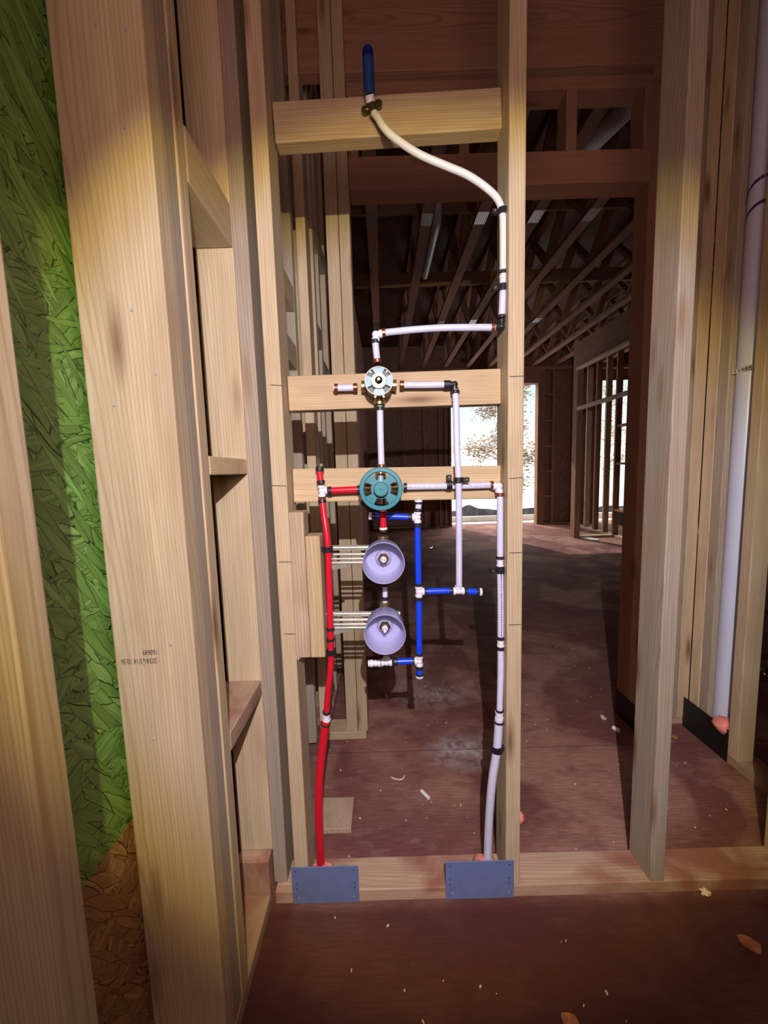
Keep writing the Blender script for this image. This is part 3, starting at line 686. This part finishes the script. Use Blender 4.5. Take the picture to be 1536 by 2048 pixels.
part('rib', bm, 'teal_plastic', T, 'raised ribs')
bm = lathe([(.0155, .0), (.0155, -.008)], gc+Z_*.022)
tube(bm := bmesh.new(), [gc+Z_*.012+Y_*.004, gc+Z_*.030+Y_*.006], [.0075, .0065], 16)
part('neck', bm, 'pale_blue_plastic', T, 'pale blue neck')

# ---- volume valves in translucent cups
def cup_valve(cx, cy, label, blab):
    c = P(cx, cy, .870); T = empty('volume_valve', c); tag(T, label, 'shower valve', None)
    R = .0485
    prof = [(R, 0), (R+.0008, .001), (R-.0025, .062), (R-.006, .067), (.014, .067), (.014, .065), (R-.007, .065), (R-.0040, .061), (R-.0012, .001), (R, 0)]
    part('plastic_cup', lathe(prof, c, 64), 'translucent_cup', T, 'lavender-white translucent cup')
    part('flange', lathe([(.0, .052), (.017, .052), (.019, .056), (.019, .066), (0, .066)], c, 40), 'translucent_cup', T)
    bm = lathe([(0, .040), (.0125, .040), (.0140, .043), (.0140, .053), (0, .053)], c, 6); part('hex_nut', bm, 'dark_brass', T, 'brass hex nut')
    bm = lathe([(0, .020), (.0035, .020), (.0050, .024), (.0052, .032), (.0075, .034), (.0075, .041), (0, .041)], c, 20); part('valve_stem', bm, 'white_fitting', T, 'white stem')
    q = c+Y_*(.957-c.y)
    bm = lathe([(0, .068), (.021, .068), (.023, .072), (.023, .100), (.018, .105), (0, .105)], c, 32); part('valve_body', bm, 'brass', T, 'brass body behind the cup')
    bm = bmesh.new()
    for s in (1, -1): tube(bm, [q, q+Z_*s*.034, q+Z_*s*.034, q+Z_*s*.050, q+Z_*s*.050], [.0105, .0105, .013, .013, .008], 18)
    part('port', bm, 'brass', T, 'brass ports')
    return T
V1 = cup_valve(767, 1127, 'upper volume valve inside a translucent lavender plastic cup', '')
V2 = cup_valve(770, 1270, 'lower volume valve inside a translucent lavender plastic cup, above the lowest white tee', '')
pipe(PP([(769.5, 1168), (770, 1182), (770, 1206)], .957), RH*.85, 'white_pex', 'short white pipe between the two plastic cups', [(.05, 'black_ring', .006), (.75, 'black_ring', .009)])
# zinc bars carrying the cups
def bars(T, rows, ear):
    for (x0, x1, y, r, Y) in rows:
        a = P(x0, y, Y); b = P(x1, y-1, Y)
        part('mounting_bar', tube(bmesh.new(), [a, a.lerp(b, .5), b], r, 16), 'zinc', T, 'shiny zinc bar')
    a = P(*ear[0], .955); b = P(*ear[1], .955)
    bm = boxbm((b-a).length, .0012, .012, .0004, 1, at=(a+b)/2, rot=Matrix.Rotation(-math.atan2((b-a).z, (b-a).x), 4, 'Y'))
    part('bent_tab', bm, 'zinc', T, 'bent zinc tab')
bars(V1, [(650, 738, 1096, .0068, .965), (660, 738, 1109, .0038, .975), (662, 738, 1118, .0030, .965), (663, 738, 1126, .0042, .955)], ((664, 1136), (692, 1130)))
bars(V2, [(652, 800, 1228, .0068, .975), (662, 742, 1240, .0048, .975), (664, 742, 1249, .0035, .965), (666, 742, 1256, .0042, .955)], ((668, 1266), (692, 1259)))

# ================================================================== ROOM BEYOND: framing at about 1.6 m
board('bottom_plate', (-.300, -.105, 1.57, 1.66, 0, .036), 'wood_x', 'short bottom plate under the double stud behind the red pipe', 'bottom plate')
board('wall_stud', (-.190, -.142, 1.57, 1.66, .036, 3.2), 'wood_z', 'left half of the double stud behind the teal guard', 'wall stud')
board('wall_stud', (-.140, -.098, 1.57, 1.66, .036, 3.2), 'wood_z', 'right half of the double stud behind the teal guard', 'wall stud')
board('wall_stud', (-.305, -.268, 1.57, 1.66, .036, 3.2), 'wood_z', 'single stud behind the left side of the valve bay', 'wall stud')
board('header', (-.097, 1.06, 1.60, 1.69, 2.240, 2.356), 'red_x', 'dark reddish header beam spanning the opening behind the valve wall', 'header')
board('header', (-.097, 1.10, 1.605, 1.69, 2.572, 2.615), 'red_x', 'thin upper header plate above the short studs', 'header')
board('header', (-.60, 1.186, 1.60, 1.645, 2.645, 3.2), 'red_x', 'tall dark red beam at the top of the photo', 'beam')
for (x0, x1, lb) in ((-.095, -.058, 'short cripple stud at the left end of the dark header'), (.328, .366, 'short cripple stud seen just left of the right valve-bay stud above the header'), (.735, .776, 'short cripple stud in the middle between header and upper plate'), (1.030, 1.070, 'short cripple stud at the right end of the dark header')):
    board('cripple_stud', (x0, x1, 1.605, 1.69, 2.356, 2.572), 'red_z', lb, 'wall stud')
board('wall_stud', (1.062, 1.100, 1.61, 1.70, .036, 3.2), 'red_z', 'dark reddish door-side stud half hidden behind the freestanding stud', 'wall stud')  # shade behind the freestanding stud put into the dark wood colour
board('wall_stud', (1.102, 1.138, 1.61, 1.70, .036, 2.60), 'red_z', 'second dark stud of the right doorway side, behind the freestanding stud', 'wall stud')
board('bottom_plate', (1.062, 1.318, 1.61, 1.70, 0, .036), 'dirty_x', 'short bottom plate between the doorway and the drain wall', 'bottom plate')
board('nail_plate', (1.060, 1.064, 1.55, 1.70, .003, .12), 'plate_black', 'small black plate at the foot of the dark doorway stud', 'nail plate')
for i, (x0, x1, mt) in enumerate(((1.19, 1.228, 'wood_z'), (1.232, 1.268, 'grey_z'), (1.272, 1.319, 'wood_z'))):
    board('wall_stud', (x0, x1, 1.60, 1.69, .036, 3.2), mt, ['left', 'middle', 'right'][i]+' stud of the bundle of three right of the freestanding stud', 'wall stud')
# drain wall on the right
board('bottom_plate', (1.302, 1.395, 1.03, 1.60, 0, .036), 'dirty_y', 'bottom plate of the right-hand wall running back to the corner', 'bottom plate')
board('wall_stud', (1.32, 1.41, 1.548, 1.599, .036, 3.2), 'wood_z', 'corner stud of the drain wall, farthest from the camera', 'wall stud')
board('wall_stud', (1.32, 1.41, 1.500, 1.544, .036, 3.2), 'grey_z', 'stud directly left of the white drain pipe', 'wall stud')
board('wall_stud', (1.295, 1.358, 1.335, 1.375, .036, 3.2), 'wood_z', 'stud directly right of the white drain pipe', 'wall stud')
board('wall_stud', (1.295, 1.358, .93, .968, .036, 3.2), 'wood_z', 'nearest stud of the right-hand wall at the edge of the photo', 'wall stud')
board('nail_plate', (1.296, 1.3005, 1.378, 1.598, .003, .135), 'plate_black', 'large black plate below the drain pipe on the right-hand wall', 'nail plate')
pv = pipe([Vector((1.372, 1.475, .05)), Vector((1.372, 1.47, .8)), Vector((1.368, 1.462, 1.6)), Vector((1.362, 1.452, 3.1))], .042, 'pvc', 'thick white plastic drain pipe standing in the right-hand wall', name='drain_pipe', cat='drain pipe')
for z in (2.02, 2.10):
    bm = bmesh.new(); n = 40; rw = []
    for k in range(n):
        a = 2*math.pi*k/n; zz = z+.03*math.cos(a+2.2)
        rw.append([bm.verts.new(Vector((1.366+math.cos(a)*.0426, 1.459+math.sin(a)*.0426, zz+h))) for h in (-.006, .006)])
    for k in range(n): bm.faces.new((rw[k][0], rw[(k+1) % n][0], rw[(k+1) % n][1], rw[k][1]))
    o = link('primer_stripe', bm, 'purple_primer', None); o.parent = pv; o.location = -pv.location; tag(o, 'purple primer stripe')
bm = bmesh.new(); zz = PX(1480, 741, 1.33).z
tube(bm, [Vector((1.332, 1.38, zz+.008)), Vector((1.33, 1.42, zz)), Vector((1.328, 1.455, zz-.002)), Vector((1.333, 1.50, zz-.004))], .0012, 6)
boxbm(.0015, .115, .016, 0, bm=bm, at=(1.3265, 1.437, zz))
st_ = link('hanger_strap', bm, 'zinc', None); tag(st_, 'perforated metal strap across the white drain pipe', 'strap')
bm = bmesh.new()
for k in range(7): cyl(bm, (1.3255, 1.39+k*.015, zz), (1.3262, 1.39+k*.015, zz), .003, 8)
o = link('strap_hole', bm, 'void_black', None); o.parent = st_
blob('foam_seal', (1.312, 1.415, .130), .034, 'pink foam ball at the foot of the white drain pipe', squash=(1, 1, .95), seed=12, rough=.10)
# receding wall on the left of the far room
ys = [1.76, 1.90, 2.13, 2.50, 2.95, 3.35, 3.75, 4.16, 4.57, 4.98, 5.38, 5.8, 6.2, 6.6, 7.0, 7.4]
first = None
for i, y in enumerate(ys):
    if i < 3: board('wall_stud', (-.36, -.272, y, y+.038, .036, 3.1), ('wood_z', 'grey_z', 'wood_z')[i], ('first', 'second', 'third')[i]+' stud from the camera in the wall running into the far room on the left', 'wall stud'); continue
    if first is None:
        first = board('wall_stud', (-.36, -.272, y, y+.038, .036, 3.1), 'dull_z', 'edge-on stud in the left wall of the far room, right of the double stud', 'wall stud', 'edge-on studs of the far left wall'); continue
    dup(first, None, Vector((-.316, y+.019, first.location.z)))
board('bottom_plate', (-.36, -.272, 1.67, 7.85, 0, .036), 'dull_y', 'long bottom plate of the left wall in the far room', 'bottom plate')
board('top_plate', (-.36, -.272, 1.67, 7.85, 3.02, 3.10), 'dull_y', 'long top plate of the left wall in the far room', 'top plate')
for (y0, y1, z0, lb) in ((1.80, 1.898, 2.17, 'upper short block between the first studs of the far left wall'), (1.94, 2.128, 2.19, 'upper short block between the second and third studs of the far left wall'), (1.80, 1.898, 1.74, 'lower short block between the first studs of the far left wall'), (1.94, 2.128, 1.62, 'lower short block between the second and third studs of the far left wall'), (2.17, 2.498, 2.19, 'upper block behind the double stud in the far left wall')):
    board('blocking', (-.36, -.272, y0, y1, z0, z0+.09), 'grey_y', lb, 'blocking')
for (z0, lb) in ((1.76, 'upper block in the dark gap right of the left valve-bay stud'), (1.55, 'lower block in the dark gap right of the left valve-bay stud')):
    board('blocking', (-.40, -.31, 1.06, 1.50, z0, z0+.085), 'wood_y', lb, 'blocking')
board('wall_stud', (-.40, -.31, 1.505, 1.545, .036, 3.2), 'grey_z', 'half-hidden stud in the dark gap behind the left valve-bay stud', 'wall stud')

# ================================================================== FAR ROOM: trusses
def truss(x, label):
    T = empty('floor_truss', (x, 4.75, 3.12)); tag(T, label, 'floor truss', None)
    c = T.location
    def bp(name, b, mat, lab=None):
        o = board(name, b, mat, parent=T); 
        return tag(o, lab)
    bp('bottom_chord', (x-.044, x+.044, 1.72, 7.84, 3.12, 3.158), 'dull_y'); bp('top_chord', (x-.044, x+.044, 1.72, 7.84, 3.555, 3.593), 'dull_y')
    n = 8; L = 6.0/n
    for k in range(n):
        for s in (0, 1):
            y0 = 1.80+k*L+(L*.5 if s else 0); y1 = y0+L*.5
            z0, z1 = (3.165, 3.545) if s == 0 else (3.545, 3.165)
            d = Vector((0, y1-y0, z1-z0)); ln = d.length-.03
            bm = boxbm(.080, ln, .034, 0, rot=Matrix.Rotation(math.atan2(d.z, d.y), 4, 'X'))
            o = link('web', bm, 'dull_y', None); o.parent = T; o.location = Vector((x, (y0+y1)/2, (z0+z1)/2))-c
    for yy in (3.25, 5.4):
        o = board('connector_plate', (x-.043, x+.043, yy-.075, yy+.075, 3.1175, 3.1198), 'truss_plate', parent=T, bev=0)
        tag(o, 'grey perforated steel plate')
        bm = bmesh.new()
        for a in range(5):
            for b in range(9): boxbm(.005, .009, .0008, 0, bm=bm, at=(x-.034+a*.017, yy-.064+b*.016, 3.1172))
        q = link('plate_slot', bm, 'void_black', None); q.parent = o; q.location = -(o.location+c)
    return T
base = truss(-.03, 'leftmost ceiling truss of the far room')
names = ['second', 'third', 'fourth', 'fifth', 'sixth', 'seventh', 'eighth', 'ninth', 'tenth', 'eleventh']
for k in range(1, 11):
    d = dup(base, None, base.location+Vector((.4315*k, 0, 0))); d['label'] = names[k-1]+' ceiling truss of the far room, counted from the left'
for k, yy in enumerate((3.62, 4.62)):
    board('strongback', (-.26, 4.6, yy, yy+.038, 3.40, 3.50) if k == 0 else (-.26, 4.6, yy, yy+.038, 3.25, 3.39), 'dull_x', ('nearer' if k == 0 else 'farther')+' cross board running through the ceiling trusses', 'beam')
pipe([Vector((.50, 3.30, 3.55)), Vector((.50, 3.28, 3.3)), Vector((.50, 3.34, 3.2)), Vector((.50, 3.5, 3.17)), Vector((.50, 4.3, 3.20))], .035, 'pvc', 'pale plastic pipe bending between two ceiling trusses', name='drain_pipe', cat='drain pipe')
pipe([PZ(1285, 185, 3.34), PZ(1255, 215, 3.34), PZ(1225, 245, 3.33), PZ(1195, 275, 3.36), PZ(1170, 300, 3.45)], .062, 'paper', 'pale round duct seen above the dark header', name='air_duct', cat='duct')

# far wall framing
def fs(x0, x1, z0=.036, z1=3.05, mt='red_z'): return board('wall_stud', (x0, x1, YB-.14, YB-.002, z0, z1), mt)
first = fs(-.10, -.062); tag(first, 'stud of the far wall left of the glazed opening', 'wall stud', 'far wall studs left of the opening')
for x in (.40, .82, 1.13, 1.24, 1.34):
    d = dup(first, None, Vector((x+.019, first.location.y, first.location.z)))
for x0, lb in ((3.10, 'stud against the right side of the bright door opening'), (3.145, 'second stud right of the bright door opening'), (3.19, 'third stud right of the bright door opening'), (3.39, 'single stud with small blocks right of the bright door opening'), (3.83, 'corner stud of the far wall beside the partition post'), (4.32, 'stud left of the second bright opening'), (5.25, 'stud right of the second bright opening')):
    tag(fs(x0, x0+.038), lb, 'wall stud')
for k, z in enumerate((2.55, 2.05, 1.55, 1.05, .55)):
    tag(board('blocking', (3.23, 3.388, YB-.14, YB-.1, z, z+.038), 'red_x'), ['topmost', 'second highest', 'middle', 'second lowest', 'lowest'][k]+' small block in the narrow bay right of the bright opening', 'blocking')
board('top_plate', (-.26, 5.9, YB-.14, YB-.002, 3.05, 3.118), 'red_x', 'top plate of the far wall under the trusses', 'top plate')
board('bottom_plate', (-.26, 1.38, YB-.14, YB-.002, 0, .036), 'dull_x', 'bottom plate of the far wall left of the bright opening', 'bottom plate')
board('bottom_plate', (3.10, 4.36, YB-.14, YB-.002, 0, .036), 'dull_x', 'bottom plate of the far wall between the two bright openings', 'bottom plate')
board('header', (1.38, 3.10, YB-.14, YB-.05, 2.80, 3.05), 'red_x', 'header above the bright door opening in the far wall', 'header')
# partition on the right of the far room
board('partition_post', (3.06, 3.15, 6.14, 6.28, 0, 3.10), 'red_z', 'corner post of the partition in the far room, left of the bright studs', 'post')
board('header', (3.06, 3.20, 4.2, 6.14, 2.67, 3.05), 'dull_y', 'heavy header beam of the right-hand partition in the far room', 'header')
board('header', (3.03, 3.10, 4.2, 6.14, 2.632, 2.668), 'wood_y', 'pale strip under the heavy header of the right-hand partition', 'trim strip')
board('rail', (3.06, 3.10, 4.2, 6.14, 2.02, 2.075), 'wood_y', 'pale horizontal rail below the partition header', 'rail')
board('bottom_plate', (3.15, 3.70, 6.14, 6.22, 0, .036), 'wood_x', 'short bottom plate beside the partition post', 'bottom plate')
board('bottom_plate', (3.70, 3.79, 5.2, 7.75, 0, .036), 'wood_y', 'bottom plate under the row of studs in front of the second opening', 'bottom plate')
lab = ['nearest', 'second', 'third', 'fourth', 'fifth', 'sixth', 'seventh']
for k, y in enumerate((5.40, 5.80, 6.17, 6.45, 6.75, 7.05, 7.40)):
    board('wall_stud', (3.70, 3.79, y, y+.04, .036, 3.05), ('wood_z' if k % 2 else 'red_z'), lab[k]+' stud of the row in front of the second bright opening', 'wall stud')
for k, z in enumerate((1.75, 1.16, .42)):
    board('blocking', (3.71, 3.78, 5.84, 6.17, z, z+.036), 'red_y', ['upper', 'middle', 'lower'][k]+' block between the studs in front of the second bright opening', 'blocking')
board('black_box', (4.55, 4.95, 7.2, 7.6, 0, .30), 'plate_black', 'black box on the floor behind the far stud row', 'box', bev=.02)

# ================================================================== THINGS ON THE FLOOR
board('wood_scrap', (-.245, -.135, 1.128, 1.250, .001, .020), 'rough_z', 'square wooden offcut lying on the floor right of the red pipe', 'wood offcut')
a = PZ(843, 1585); b = PZ(858, 1600)
pipe([a+Z_*.007, a.lerp(b, .5)+Z_*.007, b+Z_*.007], .0062, 'paper', 'small white tube offcut on the floor in the middle', name='tube_offcut', cat='offcut')
a = PZ(1226, 1459); b = PZ(1238, 1466)
pipe([a+Z_*.010, a.lerp(b, .5)+Z_*.010, b+Z_*.010], .009, 'paper', 'small white tube offcut on the floor left of the dark doorway stud', name='tube_offcut', cat='offcut')
bm = tube(bmesh.new(), spline([PZ(780, 1553, .004), PZ(788, 1557, .004), PZ(798, 1559, .006), PZ(806, 1557, .008), PZ(809, 1550, .006)]), [.001]*4+[.0025]*28+[.0012], 8)
solid('shaving', bm, 'shaving', None, 'curled pale shaving on the floor in the middle', 'shaving')
def flake(x, y, r, mat, label, cat, z=.003, seed=1, name='dry_leaf', lift=.3):
    rnd = random.Random(seed); c = PZ(x, y, z); bm = bmesh.new(); n = 11; a0 = rnd.uniform(0, 6)
    top = []; 
    for k in range(n):
        a = 2*math.pi*k/n; rr = r*(.55+.45*abs(math.cos(a-a0)))*rnd.uniform(.75, 1.1)
        top.append(Vector((rr*math.cos(a), rr*math.sin(a), rnd.uniform(0, r*lift))))
    up_ = [bm.verts.new(v+Z_*.0012) for v in top]; dn = [bm.verts.new(v) for v in top]
    cu = bm.verts.new((0, 0, .0022)); cl = bm.verts.new((0, 0, .0004))
    for k in range(n):
        j = (k+1) % n; bm.faces.new((up_[k], up_[j], cu)); bm.faces.new((dn[j], dn[k], cl)); bm.faces.new((up_[j], up_[k], dn[k], dn[j]))
    return tag(link(name, bm, mat, None, c), label, cat)
flake(1500, 1891, .026, 'leaf_dry', 'orange-brown dry leaf on the near floor at the lower right', 'leaf', seed=2)
flake(1346, 1474, .020, 'leaf_dry', 'reddish dry leaf by the short plate left of the drain pipe', 'leaf', seed=3)
flake(1207, 1437, .018, 'shaving', 'pale wood chip on the floor left of the dark doorway stud', 'wood chip', seed=4, name='wood_chip')
flake(865, 1096, .05, 'foil', 'crumpled clear wrapper on the far floor', 'wrapper', seed=5, name='wrapper', lift=.7)
flake(1180, 1078, .16, 'paper', 'white paper lying on the floor by the partition post', 'paper', seed=6, name='paper_sheet', lift=.02)
flake(1140, 2044, .02, 'leaf_dry', 'brown leaf tip at the bottom edge of the photo', 'leaf', seed=9)
blob('foam_crumb', PZ(1410, 1784, .008), .009, 'pale foam crumb against the front of the long bottom plate', 'shaving', (1.3, 1, .8), 4, rough=.4)
blob('foil_bundle', (2.02, 1.95, .06), .10, 'crumpled silver foil on the floor behind the right-hand wall', 'foil', (1, 1, .6), 6, 'foil', rough=.35)
bm = bmesh.new(); rnd = random.Random(4)
for k in range(150):
    x = rnd.uniform(-.25, 1.25); y = rnd.uniform(.55, 2.6)
    if .91 < y < 1.04: y += .2
    s = rnd.uniform(.001, .0032)
    boxbm(s*rnd.uniform(1, 2.5), s, s, 0, bm=bm, at=(x, y, s*.5), rot=Matrix.Rotation(rnd.uniform(0, 3), 4, 'Z'))
o = link('sawdust_crumbs', bm, 'shaving', None); tag(o, 'pale crumbs of sawdust scattered over the muddy floor', 'debris', kind='stuff')

# ================================================================== OUTSIDE
o = board('ground', (-10, 40, 8.9, 90, -.75, -.55), 'hazy_ground', kind='structure', bev=0)
board('clay_bank', (7.7, 14, 9.2, 12.5, -.56, -.30), 'clay', 'red clay bank outside the second bright opening', 'ground', bev=.08)
board('porch_deck', (.2, 6.5, YB+.02, 8.55, -.12, -.02), 'deck', 'pale porch deck outside the bright door opening', 'deck')
board('deck_edge_beam', (.2, 6.5, 8.56, 8.64, -.16, .10), 'deck', 'raised pale edge timber along the porch deck', 'beam')
bm = bmesh.new(); n = 60; rows = []
for k in range(n+1):
    x = 1.2+6.3*k/n; h = -.02+.16*max(0, math.cos((x-2.45)*2.2))**6+.05*math.sin(x*9)*.3
    y = 11.0+.12*math.sin(x*5)
    rows.append([bm.verts.new((x, y, -.56)), bm.verts.new((x, y-.05*math.sin(x*17), -.25)), bm.verts.new((x, y+.05, h)), bm.verts.new((x, y+.07, h)), bm.verts.new((x, y+.09, -.56))])
for a, b in zip(rows, rows[1:]):
    for k in range(4): bm.faces.new((a[k], b[k], b[k+1], a[k+1]))
tag(link('silt_fence', bm, 'fabric_black', None), 'low sagging black fabric fence outside the bright opening', 'fence')
def tree(x, y, h, crown, nl, label, seed, lean=0):
    rnd = random.Random(seed); T = empty('tree', (x, y, -.56)); tag(T, label, 'tree')
    bm = bmesh.new(); ends = []
    tube(bm, [Vector((0, 0, 0)), Vector((lean*.3, 0, h*.35)), Vector((lean*.7, .1, h*.65)), Vector((lean, 0, h))], [.10, .08, .05, .015], 10)
    for k in range(26):
        z = h*rnd.uniform(.18, .95); a = rnd.uniform(0, 6.28); L = crown*rnd.uniform(.5, 1)*(1.15-z/h*.5)
        p = Vector((lean*z/h, 0, z)); q = p+Vector((math.cos(a)*L, math.sin(a)*L, L*.35))
        m_ = p.lerp(q, .5)+Vector((0, 0, L*.12)); tube(bm, [p, m_, q], [.025, .014, .004], 6); ends += [m_, q, p.lerp(q, .75)]
    o = link('trunk', bm, 'bark', None); o.parent = T
    bm = bmesh.new()
    for k in range(nl):
        c = rnd.choice(ends)+Vector([rnd.gauss(0, crown*.13) for _ in range(3)]); s = rnd.uniform(.03, .075)
        R = Matrix.Rotation(rnd.uniform(0, 6.28), 3, 'Z') @ Matrix.Rotation(rnd.uniform(-1.2, 1.2), 3, 'X')
        vs = [bm.verts.new(c+R @ Vector(v)) for v in ((-s, 0, 0), (0, -s*.5, .01), (s, 0, 0), (0, s*.5, .01))]; bm.faces.new(vs)
    o = link('foliage', bm, 'leaves', None); o.parent = T; tag(o, kind='stuff')
    return T
tree(4.3, 14.0, 4.6, 1.35, 9500, 'broad leafy tree outside the bright door opening', 5)
tree(9.6, 16.5, 5.0, 1.2, 1500, 'thin tree outside the second bright opening', 8)
tree(2.4, 15.5, 5.6, .9, 260, 'bare-branched tree at the left of the bright opening', 11)
bm = bmesh.new(); n = 80; rows = []
for k in range(n+1):
    x = -20+100*k/n; h = 3.4+1.2*math.sin(k*.7)+.8*math.sin(k*1.9)
    rows.append([bm.verts.new((x, 70, -.7)), bm.verts.new((x, 70.5, h*.5)), bm.verts.new((x, 72, h)), bm.verts.new((x, 76, -.7))])
for a, b in zip(rows, rows[1:]):
    for k in range(3): bm.faces.new((a[k], b[k], b[k+1], a[k+1]))
o = link('hills', bm, 'hill', None, smooth=True); o['kind'] = 'structure'
